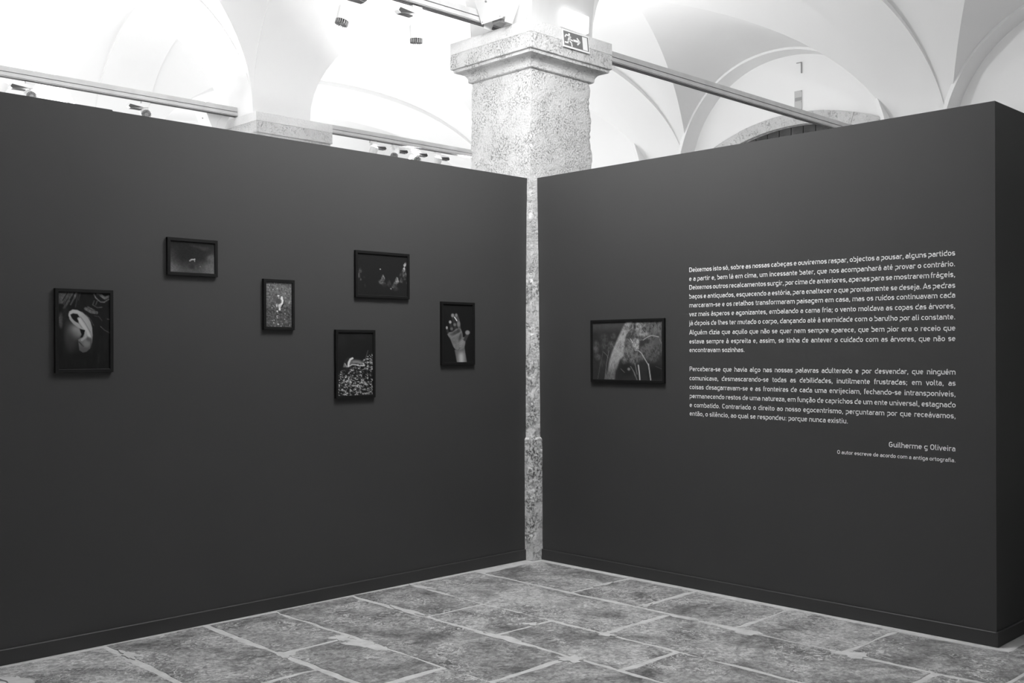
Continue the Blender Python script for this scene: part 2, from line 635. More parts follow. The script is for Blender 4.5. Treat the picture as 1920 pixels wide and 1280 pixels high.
def make_column():
    t = thing('stone_column', '', 'column')
    x1, y1 = .665, .662
    R = lambda z, e: (z, -.060 - e, .657 + e, -.030 - e, .657 + e)
    col_block('plinth', [(0, -.1116, x1 + .04, -.0845, y1 + .04), (.455, -.1116, x1 + .04, -.0845, y1 + .04)], t, M_stone2)
    col_block('plinth', [(.458, -.1116, x1 + .04, -.0845, y1 + .04), (.945, -.1116, x1 + .04, -.0845, y1 + .04), (.960, -.100, x1 + .03, -.070, y1 + .03)], t, M_stone2)
    col_block('shaft', [(.958, -.098, x1 + .02, -.064, y1 + .02), (2.2, -.090, x1 + .01, -.052, y1 + .01)], t, M_stone2)
    col_block('shaft', [(2.2, -.090, x1 + .01, -.052, y1 + .01), (3.0, -.074, x1, -.039, y1), (3.60, -.066, x1 - .005, -.034, y1 - .005), (3.885, -.060, .657, -.030, .657)], t, M_stone)
    # capital: lip, cove, fillet, fascia
    prof = [R(3.868, .012), R(3.874, .022), R(3.884, .024)]
    for i in range(9):
        a = i / 8 * PI / 2
        prof.append(R(3.888 + .062 * math.sin(a) * 1.0, .024 + .066 * (1 - math.cos(a))))
    prof += [R(3.953, .100), R(3.956, .108), R(3.976, .110), R(3.980, .118)]
    col_block('capital', prof, t, M_stone, .003, .006, .02)
    col_block('fascia', [R(3.981, .124), R(3.986, .127), R(4.100, .127), R(4.104, .124)], t, M_stone, .003, .008)
    col_block('abacus', [R(4.105, .125), R(4.109, .127), R(4.196, .127), R(4.200, .124)], t, M_plaster_stone, .0015, .004)
    return t


M_plaster_stone = stone_mat('rendered_stone_top', .76, .4, .08)
col0 = make_column()
tag(col0, 'large pale stone column with moulded capital, its corner showing between the two dark walls', 'column', 'stone columns')
col1 = copy_tree(col0)
col1.location = (.10, 4.185, 0)
col1['label'] = 'pale stone column head peeping over the left dark wall under the ceiling track'
col2 = copy_tree(col0)
col2.location = (0, -4.57, 0)
col2['label'] = 'stone column just past the right end of the right dark wall'


# ------------------------------------------------------------------ tracks
def track(label, y, z, xa, xb):
    t = thing('lighting_track', label, 'track', (xa, y, z), group='ceiling lighting tracks')
    L = xb - xa
    MB().box(0, L, -.035, .035, .008, .055).build('upper_channel', M_metal, t)
    MB().box(.01, L - .01, -.028, .028, .001, .008).build('groove', M_metald, t)
    MB().box(0, L, -.035, .035, -.040, .001).build('lower_channel', M_metal, t)
    o = MB()
    o.box(.01, L - .01, -.028, -.022, -.044, -.040).box(.01, L - .01, .022, .028, -.044, -.040).box(.01, L - .01, -.006, .006, -.044, -.040)
    o.build('conductor_rail', M_metald, t)
    MB().box(.002, L - .002, -.0355, -.0345, -.036, -.032).build('edge_line', M_metald, t)
    return t


TZ = 4.277
tr = [track('grey track running out from the left of the big column head over the left wall', .31, TZ, -7.28, -.062),
      track('grey track running from the big column down to the far arch on the right', .31, TZ, .662, 7.78),
      track('pale grey track above the left end of the dark left wall', 4.495, TZ - .02, -7.28, .02),
      track('grey track behind the left wall, between the far column head and the big column', 4.495, TZ - .02, .765, 7.78)]


# spot heads: adapter, driver housing with dark recess, knuckle, drum, heat sink fins
def spot(label, x, y, side, drop=.20, lit=True, tilt=0.0, turn=0.0, top=TZ - .052, scale=1.0):
    t = thing('track_spotlight', label, 'spotlight', (x, y, top), group='white spotlights hanging from the tracks')
    MB().box(-.045, .045, -.020, .020, -.022, 0).build('adapter', M_white, t)
    # driver housing: tapered wedge running along the track
    g = MB()
    s = side
    prof = [(-.03 * s, -.022), (-.03 * s, -.052), (.02 * s, -.060), (.17 * s, -.088), (.190 * s, -.070), (.175 * s, -.034), (.05 * s, -.022)]
    if s > 0: prof = prof[::-1]
    g.prism(prof, lambda u, v, q: (u, q, v), .026, -.026)
    g.build('driver_housing', M_white, t)
    g = MB()
    prof = [(.030 * s, -.060), (.165 * s, -.086), (.186 * s, -.069), (.170 * s, -.045)]
    if s > 0: prof = prof[::-1]
    g.prism(prof, lambda u, v, q: (u, q, v), -.0262, -.0275)
    g.box(min(.05 * s, .165 * s), max(.05 * s, .165 * s), -.022, .022, -.0885, -.080)
    g.build('recess', M_dark, t)
    MB().cyl((0, 0, -.02), (0, 0, -drop), .008, n=10).build('stem', M_white, t)
    hd = bpy.data.objects.new('head', None)
    C.objects.link(hd)
    hd.parent = t
    hd.location = (0, 0, -drop)
    hd.rotation_euler = (tilt, turn, 0)
    k = scale
    MB().cyl((0, 0, -.035 * k), (0, 0, .055 * k), .046 * k, .050 * k, n=32).build('drum', M_white, hd, smooth=False)
    MB().cyl((0, 0, .055 * k), (0, 0, .062 * k), .050 * k, .050 * k, n=32).build('rim', M_white, hd)
    MB().cyl((0, 0, .0625 * k), (0, 0, .064 * k), .043 * k, n=32).build('lens', M_lens if lit else M_signw, hd)
    MB().cyl((0, 0, -.036 * k), (0, 0, -.062 * k), .020 * k, n=16).build('core', M_fin, hd)
    fm = None
    for i in range(18):
        if fm is None:
            f = MB().box(.018 * k, .047 * k, -.0022 * k, .0022 * k, -.066 * k, -.035 * k).build('fin', M_fin, hd)
            fm = f
        else:
            f = fm.copy(); C.objects.link(f)
        f.rotation_euler = (0, 0, 2 * PI * i / 18)
    return t


spot('brightly lit white spotlight with toothed heat sink, topmost, left of the big column', -1.60, .31, 1, .215, True, .10, .25)
spot('white spotlight with grey finned base nearest the big column head on the upper track', -.94, .31, -1, .205, True, .05, -.05)
TL = TZ - .072
spot('leftmost track spotlight, its dark fins half sunk behind the left wall', -2.24, 4.495, -1, .125, True, -1.25, .2, top=TL)
spot('small white spotlight with dark housing mouth above the left wall, second from left', -1.10, 4.495, -1, .105, True, -1.0, .3, top=TL)
spot('white spotlight just right of the far column head, glaring over the wall edge', 1.80, 4.495, 1, .13, True, .3, .2, top=TL)
spot("spotlight with fanned grey fins, second of the four over the left wall's corner end", 2.14, 4.495, 1, .10, True, -.3, .6, top=TL)
spot('spotlight with dark pointed base, third of the four by the big column', 2.46, 4.495, 1, .135, True, -1.3, 0, top=TL)
spot('glaring white spotlight nearest the big column on the lower track', 2.83, 4.495, 1, .13, True, .3, 0, top=TL)


# ------------------------------------------------------------------ floodlights on the column heads
def flood(label, loc):
    t = thing('floodlight', label, 'floodlight', loc, group='white floodlights on the column heads')
    # body leans out towards -X going up
    ln = math.radians(-24)
    Rm = Matrix.Rotation(ln, 4, 'Y')
    b = MB()
    # rounded side profile in local XZ, extruded along Y
    prof = [(0, 0), (.10, .0), (.15, .05), (.17, .14), (.15, .24), (.09, .30), (0, .30)]
    b.prism(prof, lambda u, v, q: Rm @ Vector((u, q, v)), .114, -.114)
    o = b.build('housing', M_white, t)
    bevel(o, .006)
    MB().box(-.006, 0, -.117, .117, -.004, .304, Rm).build('back_plate', M_white, t)
    for yy, zz in ((-.10, .012), (.10, .012), (-.105, .29), (.105, .29), (0, .15)):
        p = Rm @ Vector((-.006, yy, zz)); q = Rm @ Vector((-.009, yy, zz))
        MB().cyl(p, q, .004 if yy else .009, n=12).build('screw', M_fin, t)
    # lit mouth facing up
    MB().box(.02, .14, -.10, .10, .300, .303, Rm).build('lens', M_lens, t)
    # yoke plates and foot
    for yy in (-.1195, .1195):
        y = MB()
        y.prism([(.02, -.03), (.10, -.03), (.19, .17), (.14, .21), (.05, .10)], lambda u, v, q: (u, q, v), yy + .0025, yy - .0025)
        y.build('yoke', M_white, t)
    MB().box(.02, .09, -.06, .02, -.018, .012).build('terminal_box', M_fin, t)
    f = MB().box(.118, .20, -.09, -.02, -.0245, -.016)
    f.cyl((.15, -.055, -.016), (.13, -.055, .10), .010, n=12)
    f.build('foot', M_white, t)
    return t


fl = flood('large white floodlight on the near left shoulder of the big column head', (-.305, .150, 4.225))
fl2 = copy_tree(fl)
fl2.location = (-.30, 4.67, 4.05)
fl2['label'] = 'white floodlight beside the far column head, behind the left wall'

# cable loop from the floodlight
cb = bpy.data.curves.new('cable', 'CURVE')
cb.dimensions = '3D'
cb.bevel_depth = .004
sp = cb.splines.new('NURBS')
pp = [(-.066, -.02, 4.52), (-.070, -.02, 4.42), (-.085, -.035, 4.34), (-.10, -.02, 4.26), (-.10, -.01, 4.206)]
sp.points.add(len(pp) - 1)
for p, q in zip(sp.points, pp): p.co = (*q, 1)
sp.use_endpoint_u = True
co = bpy.data.objects.new('cable', cb)
C.objects.link(co)
dg = bpy.context.evaluated_depsgraph_get()
me = bpy.data.meshes.new_from_object(co.evaluated_get(dg))
bpy.data.objects.remove(co)
me.materials.clear(); me.materials.append(M_white)
co = bpy.data.objects.new('power_cable', me)
C.objects.link(co)
tag(co, 'thin white cable hanging down the pier beside the floodlight on the big column', 'cable')

# ------------------------------------------------------------------ emergency lamp and exit sign
em = thing('emergency_light', 'glowing white rectangular emergency lamp above the exit sign on the column', 'lamp', (.425, -.04, 4.33), (0, math.radians(2), 0))
bevel(MB().box(-.155, .155, -.012, 0, -.078, .078).build('back_tray', M_white, em), .004)
bevel(MB().box(-.150, .150, -.050, -.012, -.072, .072).build('diffuser', M_lamp, em), .012, 3)

SW, SH = .318, .142
sg = thing('exit_sign', 'exit sign with running figure and arrow, hung on the column head', 'sign', (.325, -.163, 4.122), (math.radians(-6), 0, 0))
bevel(MB().box(-SW / 2, SW / 2, -.004, .004, -SH / 2, SH / 2).build('plate', M_signw, sg), .001)


def flat(name, polys, m, y, parent=sg):
    mb = MB()
    for p in polys:
        n = len(p)
        # sign face units: u 0..1 across, v 0..1 down
        vs = [((u - .5) * SW, y, (.5 - v) * SH) for u, v in p]
        mb.add(vs, [tuple(range(n))])
    return mb.build(name, m, parent)


def thick(pts, w):
    """stroke polyline in sign units -> quads (aspect aware)"""
    A = SW / SH
    out = []
    for (a, b) in zip(pts[:-1], pts[1:]):
        ax, ay, bx, by = a[0] * A, a[1], b[0] * A, b[1]
        dx, dy = bx - ax, by - ay
        L = math.hypot(dx, dy)
        ex, ey = dx / L * w * .25, dy / L * w * .25
        nx, ny = -dy / L * w / 2, dx / L * w / 2
        ax -= ex; ay -= ey; bx += ex; by += ey
        out.append([((ax + nx) / A, ay + ny), ((bx + nx) / A, by + ny), ((bx - nx) / A, by - ny), ((ax - nx) / A, ay - ny)])
    return out


flat('field', [[(.035, .06), (.965, .06), (.965, .90), (.035, .90)]], M_signg, -.0046)
run = []
run += [[(.245 + .036 * math.cos(2 * PI * i / 20), .215 + .08 * math.sin(2 * PI * i / 20)) for i in range(20)]]
run += thick([(.27, .33), (.21, .56)], .17)
run += thick([(.26, .30), (.13, .27), (.085, .40)], .085)
run += thick([(.25, .38), (.29, .50), (.36, .52)], .085)
run += thick([(.225, .56), (.31, .68), (.32, .86)], .095)
run += thick([(.20, .58), (.17, .72), (.07, .72)], .095)
flat('running_figure', run, M_signw, -.0052)
arr = thick([(.40, .49), (.60, .49)], .13) + thick([(.535, .31), (.635, .49)], .10) + thick([(.635, .49), (.535, .67)], .10)
flat('arrow', arr, M_signw, -.0053)
flat('door_symbol', [[(.735, .11), (.92, .11), (.92, .87), (.735, .87)]], M_signw, -.0052)

# ------------------------------------------------------------------ small fittings on the far wall
nt = thing('notice_strip', 'narrow pale strip with grey bands on the far white wall above the stone arch', 'sign', (XE, 2.18, 5.27))
MB().box(-.012, 0, -.06, .06, -.17, .17).build('plate', M_plate, nt)
for zz, hh in ((.045, .026), (-.135, .030)):
    MB().box(-.0135, -.012, -.058, .050, zz - hh, zz + hh).build('band', M_plate2, nt)
for zz in (.16, .0):
    MB().cyl((-.012, -.052, zz), (-.016, -.052, zz), .004, n=8).build('screw', M_dark, nt)
bk = MB()
bk.box(-.02, 0, -.006, .006, -.08, .08).box(-.02, 0, 0, .08, .074, .082)
o = bk.build('wall_bracket', M_plate2, loc=(XE, 2.125, 5.77))
tag(o, 'small thin grey angle bracket high on the far lunette wall', 'bracket')


# ------------------------------------------------------------------ framed photographs
def sm(x, a, b):
    t = np.clip((x - a) / (b - a + 1e-9), 0, 1)
    return t * t * (3 - 2 * t)


class Canvas:
    """print drawn procedurally; coordinates in units of the drawing, quad = its corners TL,TR,BR,BL"""
    def __init__(s, w, h, quad, bg, seed=1):
        s.w, s.h = w, h
        u, v = np.meshgrid(np.linspace(0, 1, w), np.linspace(0, 1, h))
        q = np.array(quad, float)
        P = ((1 - u) * (1 - v))[..., None] * q[0] + (u * (1 - v))[..., None] * q[1] + (u * v)[..., None] * q[2] + ((1 - u) * v)[..., None] * q[3]
        s.x, s.y = P[..., 0], P[..., 1]
        s.a = np.full((h, w), float(bg))
        s.r = np.random.RandomState(seed)

    def noise(s, sx, sy, octs=4, gain=.55):
        out = np.zeros_like(s.a); amp = 1; tot = 0
        for _ in range(octs):
            g = s.r.rand(64, 64)
            X, Y = s.x / sx + 100, s.y / sy + 100
            xi, yi = np.floor(X).astype(int), np.floor(Y).astype(int)
            fx, fy = X - xi, Y - yi
            fx = fx * fx * (3 - 2 * fx); fy = fy * fy * (3 - 2 * fy)
            G = lambda i, j: g[i % 64, j % 64]
            out += amp * ((G(yi, xi) * (1 - fx) + G(yi, xi + 1) * fx) * (1 - fy) + (G(yi + 1, xi) * (1 - fx) + G(yi + 1, xi + 1) * fx) * fy)
            tot += amp; amp *= gain; sx /= 2; sy /= 2
        return out / tot

    def put(s, mask, val, al=1):
        k = mask * al
        s.a = s.a * (1 - k) + val * k

    def ell(s, cx, cy, rx, ry, val, soft=.4, al=1, rot=0):
        c, q = math.cos(math.radians(rot)), math.sin(math.radians(rot))
        dx, dy = s.x - cx, s.y - cy
        d = np.sqrt(((dx * c + dy * q) / rx) ** 2 + ((-dx * q + dy * c) / ry) ** 2)
        m = 1 - sm(d, 1 - soft, 1 + soft)
        s.put(m, val, al)
        return m

    def dist(s, pts):
        best = np.full(s.a.shape, 1e9)
        for (a, b) in zip(pts[:-1], pts[1:]):
            dx, dy = b[0] - a[0], b[1] - a[1]
            t = np.clip(((s.x - a[0]) * dx + (s.y - a[1]) * dy) / (dx * dx + dy * dy + 1e-9), 0, 1)
            best = np.minimum(best, np.hypot(s.x - a[0] - t * dx, s.y - a[1] - t * dy))
        return best

    def line(s, pts, w, val, soft=5, al=1):
        d = s.dist(pts)
        m = 1 - sm(d, w / 2 - soft, w / 2 + soft)
        s.put(m, val, al)
        return m

    def polym(s, pts, soft=6):
        ins = np.zeros(s.a.shape, bool)
        n = len(pts)
        for i in range(n):
            x1, y1 = pts[i]; x2, y2 = pts[(i + 1) % n]
            if y1 == y2: continue
            c = ((y1 > s.y) != (y2 > s.y)) & (s.x < (x2 - x1) * (s.y - y1) / (y2 - y1) + x1)
            ins ^= c
        d = s.dist(list(pts) + [pts[0]])
        sd = np.where(ins, d, -d)
        return sm(sd, -soft, soft)

    def poly(s, pts, val, soft=6, al=1):
        m = s.polym(pts, soft)
        s.put(m, val, al)
        return m


def P_ear():
    c = Canvas(112, 166, [(148, 140), (800, 155), (800, 1115), (148, 1125)], 25, 3)
    hair = c.noise(40, 160, 4)
    c.a += (hair - .5) * 10
    c.poly([(150, 150), (250, 145), (330, 150), (270, 220), (200, 290), (150, 290)], 78, 14, .9)
    c.line([(262, 150), (200, 250)], 10, 25, 5)
    for x0, y0, x1, y1, v, w in [(330, 150, 215, 345, 62, 20), (372, 150, 350, 210, 80, 26), (350, 210, 300, 300, 55, 20), (395, 160, 360, 330, 45, 12),
                                 (290, 250, 230, 345, 80, 6), (240, 250, 215, 300, 70, 6), (420, 160, 400, 240, 50, 10)]:
        c.line([(x0, y0), (x1, y1)], w, v * 1.25, 8, .9)
    c.ell(178, 500, 28, 90, 72, .5)
    c.ell(230, 460, 40, 140, 38, .6, .7)
    for pts, v, w in [([(598, 165), (620, 210), (680, 262), (730, 265), (795, 225)], 85, 14), ([(690, 180), (740, 215), (795, 190)], 80, 34), ([(640, 160), (700, 175)], 60, 20),
                      ([(600, 250), (580, 300), (640, 335), (700, 330)], 62, 12), ([(490, 350), (560, 390), (630, 400)], 70, 40), ([(520, 330), (600, 370)], 62, 20),
                      ([(500, 430), (560, 500), (590, 560)], 55, 8), ([(600, 440), (660, 450), (700, 500)], 52, 8),
                      ([(680, 575), (730, 620), (795, 655)], 72, 8), ([(770, 480), (800, 485)], 80, 8), ([(640, 250), (620, 300)], 60, 10)]:
        c.line(pts, w, v * 1.35, 8, .85)
    c.a = 25 + (c.a - 25) * (.35 + 1.3 * c.noise(16, 26, 4, .8))
    c.ell(300, 680, 66, 160, 80, .6, .9)
    c.ell(370, 650, 80, 90, 132, .6, .95, -25)
    c.ell(340, 780, 80, 120, 48, .7, .6)
    c.ell(275, 760, 60, 170, 45, .7, .5)
    m = c.polym([(272, 440), (282, 388), (325, 362), (385, 368), (450, 400), (512, 455), (552, 520), (572, 600), (580, 690), (572, 780), (545, 860), (500, 900), (452, 912), (408, 880), (398, 790), (395, 745), (440, 720), (480, 640), (420, 600), (350, 555), (300, 505)], 7)
    g = 150 - sm(c.y, 560, 900) * 75
    c.a = c.a * (1 - m) + g * m
    c.line([(300, 470), (290, 420), (325, 385), (385, 390), (440, 420)], 30, 168, 10, .7)
    c.line([(440, 410), (520, 480), (555, 600)], 34, 142, 14, .6)
    c.poly([(297, 428), (330, 412), (385, 420), (416, 462), (398, 495), (402, 540), (350, 510), (315, 480)], 24, 8)
    c.line([(300, 478), (340, 530), (400, 578), (462, 608)], 34, 142, 9, .9)
    c.line([(425, 455), (490, 545), (548, 650)], 7, 95, 5, .8)
    c.line([(402, 478), (455, 560), (510, 640), (538, 705)], 36, 172, 9, .9)
    c.line([(395, 525), (440, 590)], 12, 110, 6, .6)
    c.poly([(414, 608), (482, 625), (472, 672), (450, 716), (418, 722), (438, 680), (424, 645)], 18, 6)
    c.line([(490, 650), (490, 710), (440, 750)], 30, 150, 10, .8)
    c.ell(525, 745, 26, 34, 70, .6, .8)
    c.line([(405, 775), (440, 812), (460, 830)], 14, 42, 7, .8)
    c.ell(500, 800, 45, 40, 118, .6, .7)
    c.line([(556, 740), (556, 840)], 16, 55, 10, .6)
    c.ell(430, 960, 160, 40, 22, .6, .8)
    c.ell(655, 990, 12, 60, 36, .6, .7)
    return c


def P_hand():
    c = Canvas(68, 132, [(180, 130), (680, 145), (680, 1130), (180, 1130)], 26, 4)
    m = c.polym([(370, 920), (540, 870), (552, 960), (582, 1140), (410, 1140), (385, 1000)], 9)
    g = 95 + 70 * np.exp(-((c.x - 485) / 55) ** 2) * sm(c.y, 900, 1030) + 12 * (c.noise(30, 30) - .5)
    c.a = c.a * (1 - m) + g * m
    # fingers
    c.line([(242, 530), (252, 590), (272, 650)], 34, 48, 6)
    c.ell(241, 535, 15, 26, 160, .4)
    c.line([(298, 435), (318, 540), (335, 625)], 46, 46, 6)
    c.ell(298, 437, 21, 26, 160, .4)
    c.ell(322, 552, 24, 24, 92, .5)
    c.line([(340, 322), (362, 420), (388, 550)], 52, 48, 6)
    c.ell(340, 322, 25, 32, 130, .5)
    c.ell(374, 482, 24, 26, 105, .5)
    c.line([(400, 318), (430, 400), (452, 545)], 50, 70, 6)
    c.ell(400, 318, 20, 30, 118, .5)
    c.ell(440, 470, 28, 50, 112, .5, 1)
    m = c.polym([(248, 650), (282, 612), (330, 610), (400, 552), (450, 540), (482, 560), (508, 640), (512, 700), (572, 690), (556, 770), (540, 870), (515, 905), (405, 938), (350, 865), (300, 735)], 8)
    g = 108 + 34 * (c.noise(60, 60) - .5)
    c.a = c.a * (1 - m) + g * m
    c.ell(385, 620, 60, 30, 58, .6, .8, -30)
    c.ell(440, 590, 30, 36, 52, .6, .8)
    c.ell(320, 650, 30, 22, 72, .6, .6)
    c.line([(310, 715), (400, 655), (490, 605)], 9, 128, 5, .8)
    c.ell(465, 700, 22, 70, 60, .6, .8, 15)
    c.ell(500, 800, 50, 50, 125, .6, .6)
    for k in range(5):
        c.line([(440 + k * 12, 850 - k * 26), (490 + k * 8, 862 - k * 24)], 7, 165, 4, .6)
    c.line([(380, 915), (430, 925), (460, 890)], 9, 60, 5, .8)
    c.line([(548, 740), (585, 660)], 52, 58, 9)
    c.ell(592, 618, 40, 38, 128, .3)
    c.line([(371, 352), (410, 414)], 15, 225, 4)
    return c


def P_snail():
    c = Canvas(80, 142, [(148, 148), (680, 148), (680, 1120), (148, 1135)], 30, 5)
    c.ell(210, 250, 80, 140, 36, .7, .8)
    c.ell(470, 200, 100, 60, 37, .7, .7)
    m = c.polym([(140, 795), (200, 745), (270, 700), (330, 660), (450, 640), (520, 590), (575, 530), (690, 455), (690, 1150), (140, 1150)], 7)
    n = c.noise(24, 20, 3, .85)
    sp = 28 + 165 * sm(n, .46, .76) + 20 * (c.noise(90, 90, 2) - .5)
    c.a = c.a * (1 - m) + np.clip(sp, 16, 225) * m
    c.ell(300, 700, 110, 40, 34, .6, .8, -25)
    c.poly([(240, 600), (290, 540), (350, 525), (400, 560), (300, 670)], 40, 10)
    c.poly([(245, 615), (226, 690), (285, 690)], 105, 8)
    c.line([(345, 620), (410, 598), (480, 608), (530, 645)], 66, 96, 12)
    c.line([(380, 605), (450, 605), (500, 625)], 20, 130, 10)
    c.line([(390, 565), (470, 572), (530, 600)], 12, 50, 6)
    c.line([(305, 675), (312, 615), (335, 568), (368, 550)], 30, 200, 7)
    c.line([(320, 672), (360, 650), (410, 648), (470, 668), (540, 665)], 13, 200, 5)
    c.line([(530, 628), (552, 668)], 14, 190, 5)
    c.line([(255, 630), (285, 688)], 8, 170, 4)
    c.line([(607, 425), (590, 480), (570, 548)], 8, 85, 4)
    return c


def P_night():
    c = Canvas(112, 96, [(210, 200), (1245, 265), (1245, 1135), (210, 1100)], 33, 6)
    n = c.noise(46, 60, 4, .85)
    n2 = sm(n, .38, .66)
    for cx, cy, rx, ry, v, rot in [(735, 730, 48, 70, 118, 0), (700, 810, 75, 70, 85, 20), (760, 870, 60, 60, 52, 0), (1030, 780, 58, 80, 122, 0), (985, 860, 60, 60, 80, 0), (1200, 440, 38, 62, 158, 20),
                                  (1180, 540, 38, 60, 165, 10), (1165, 650, 30, 60, 130, 0), (1215, 640, 30, 60, 90, 0), (1120, 780, 40, 60, 85, 0), (1110, 640, 25, 70, 60, 20), (1190, 740, 30, 40, 80, 0),
                                  (265, 580, 42, 62, 62, 0), (240, 680, 32, 70, 72, 0), (275, 770, 24, 34, 70, 0), (360, 900, 24, 44, 56, 0), (860, 850, 60, 80, 52, 0), (950, 920, 50, 40, 82, 0), (1000, 960, 70, 50, 62, 0), (345, 720, 30, 24, 48, 0),
                                  (900, 968, 28, 22, 105, 35), (1235, 840, 12, 30, 62, 0)]:
        cc, q = math.cos(math.radians(rot)), math.sin(math.radians(rot))
        dx, dy = c.x - cx, c.y - cy
        yy = (-dx * q + dy * cc) / ry
        d = np.sqrt(((dx * cc + dy * q) / (rx * (.75 + .35 * np.clip(yy, -1, 1)))) ** 2 + yy ** 2) + (n - .5) * 1.3
        mm = (1 - sm(d, .75, 1.2)) * (.25 + .95 * n2)
        c.put(np.clip(mm, 0, 1), v * 1.12)
    c.a += 5 * (c.noise(12, 12, 2) - .5)
    c.ell(676, 545, 11, 11, 205, .5)
    return c


def P_deer():
    c = Canvas(100, 72, [(235, 200), (1350, 265), (1350, 1045), (235, 1005)], 40, 7)
    c.a = 36 + 48 * sm(c.y, 600, 1040) * .8 + 30 * sm(np.abs(c.x - 780), 220, 620) * sm(c.y, 250, 700)
    c.ell(1290, 640, 130, 80, 92, .7, .8)
    c.ell(1250, 880, 220, 150, 98, .8, .6)
    c.ell(270, 930, 170, 140, 98, .8, .6)
    c.ell(900, 350, 150, 30, 56, .7, .7, 10)
    c.ell(1100, 400, 120, 45, 60, .7, .7)
    c.ell(780, 870, 60, 60, 38, .7, .7)
    c.a *= .78 + .44 * c.noise(36, 30, 4, .75)
    c.line([(722, 718), (765, 684), (842, 684)], 34, 165, 10)
    c.line([(735, 700), (728, 722)], 14, 120, 6)
    c.line([(838, 680), (842, 738)], 16, 160, 7)
    c.ell(845, 668, 12, 12, 170, .5)
    c.ell(985, 862, 16, 14, 110, .5)
    return c


def P_foot():
    c = Canvas(64, 104, [(183, 190), (695, 205), (695, 1095), (183, 1090)], 112, 8)
    n = c.noise(26, 24, 3, .8)
    c.a = 104 + 110 * (n - .5) - 22 * sm(c.y, 560, 760)
    for _ in range(22):
        c.ell(rnd.uniform(190, 690), rnd.uniform(210, 1090), 9, 11, rnd.uniform(160, 200), .5)
    c.line([(520, 500), (540, 560), (530, 630), (490, 700)], 20, 28, 6)
    c.line([(495, 495), (515, 560), (505, 615), (470, 650), (448, 690)], 36, 228, 7)
    c.ell(500, 510, 22, 30, 225, .4)
    c.ell(428, 573, 52, 44, 82, .35)
    c.line([(475, 520), (505, 565), (500, 610)], 14, 232, 5)
    c.ell(455, 665, 34, 34, 205, .4)
    c.line([(455, 690), (450, 745)], 36, 190, 8)
    c.line([(455, 725), (458, 748)], 28, 230, 6)
    c.ell(428, 466, 20, 15, 238, .4)
    c.ell(436, 505, 12, 14, 165, .5)
    c.ell(398, 662, 16, 30, 205, .4)
    c.line([(416, 640), (418, 690)], 9, 40, 4)
    c.ell(406, 778, 17, 13, 235, .4)
    c.line([(412, 800), (420, 820)], 12, 160, 5)
    c.line([(400, 852), (440, 822), (474, 790)], 11, 34, 5)
    c.ell(408, 868, 20, 8, 170, .5)
    c.ell(410, 912, 9, 13, 190, .5)
    c.ell(645, 600, 12, 36, 170, .5, 1, 15)
    c.ell(422, 1040, 18, 12, 220, .5, 1, 30)
    c.ell(335, 1012, 12, 12, 200, .5)
    return c


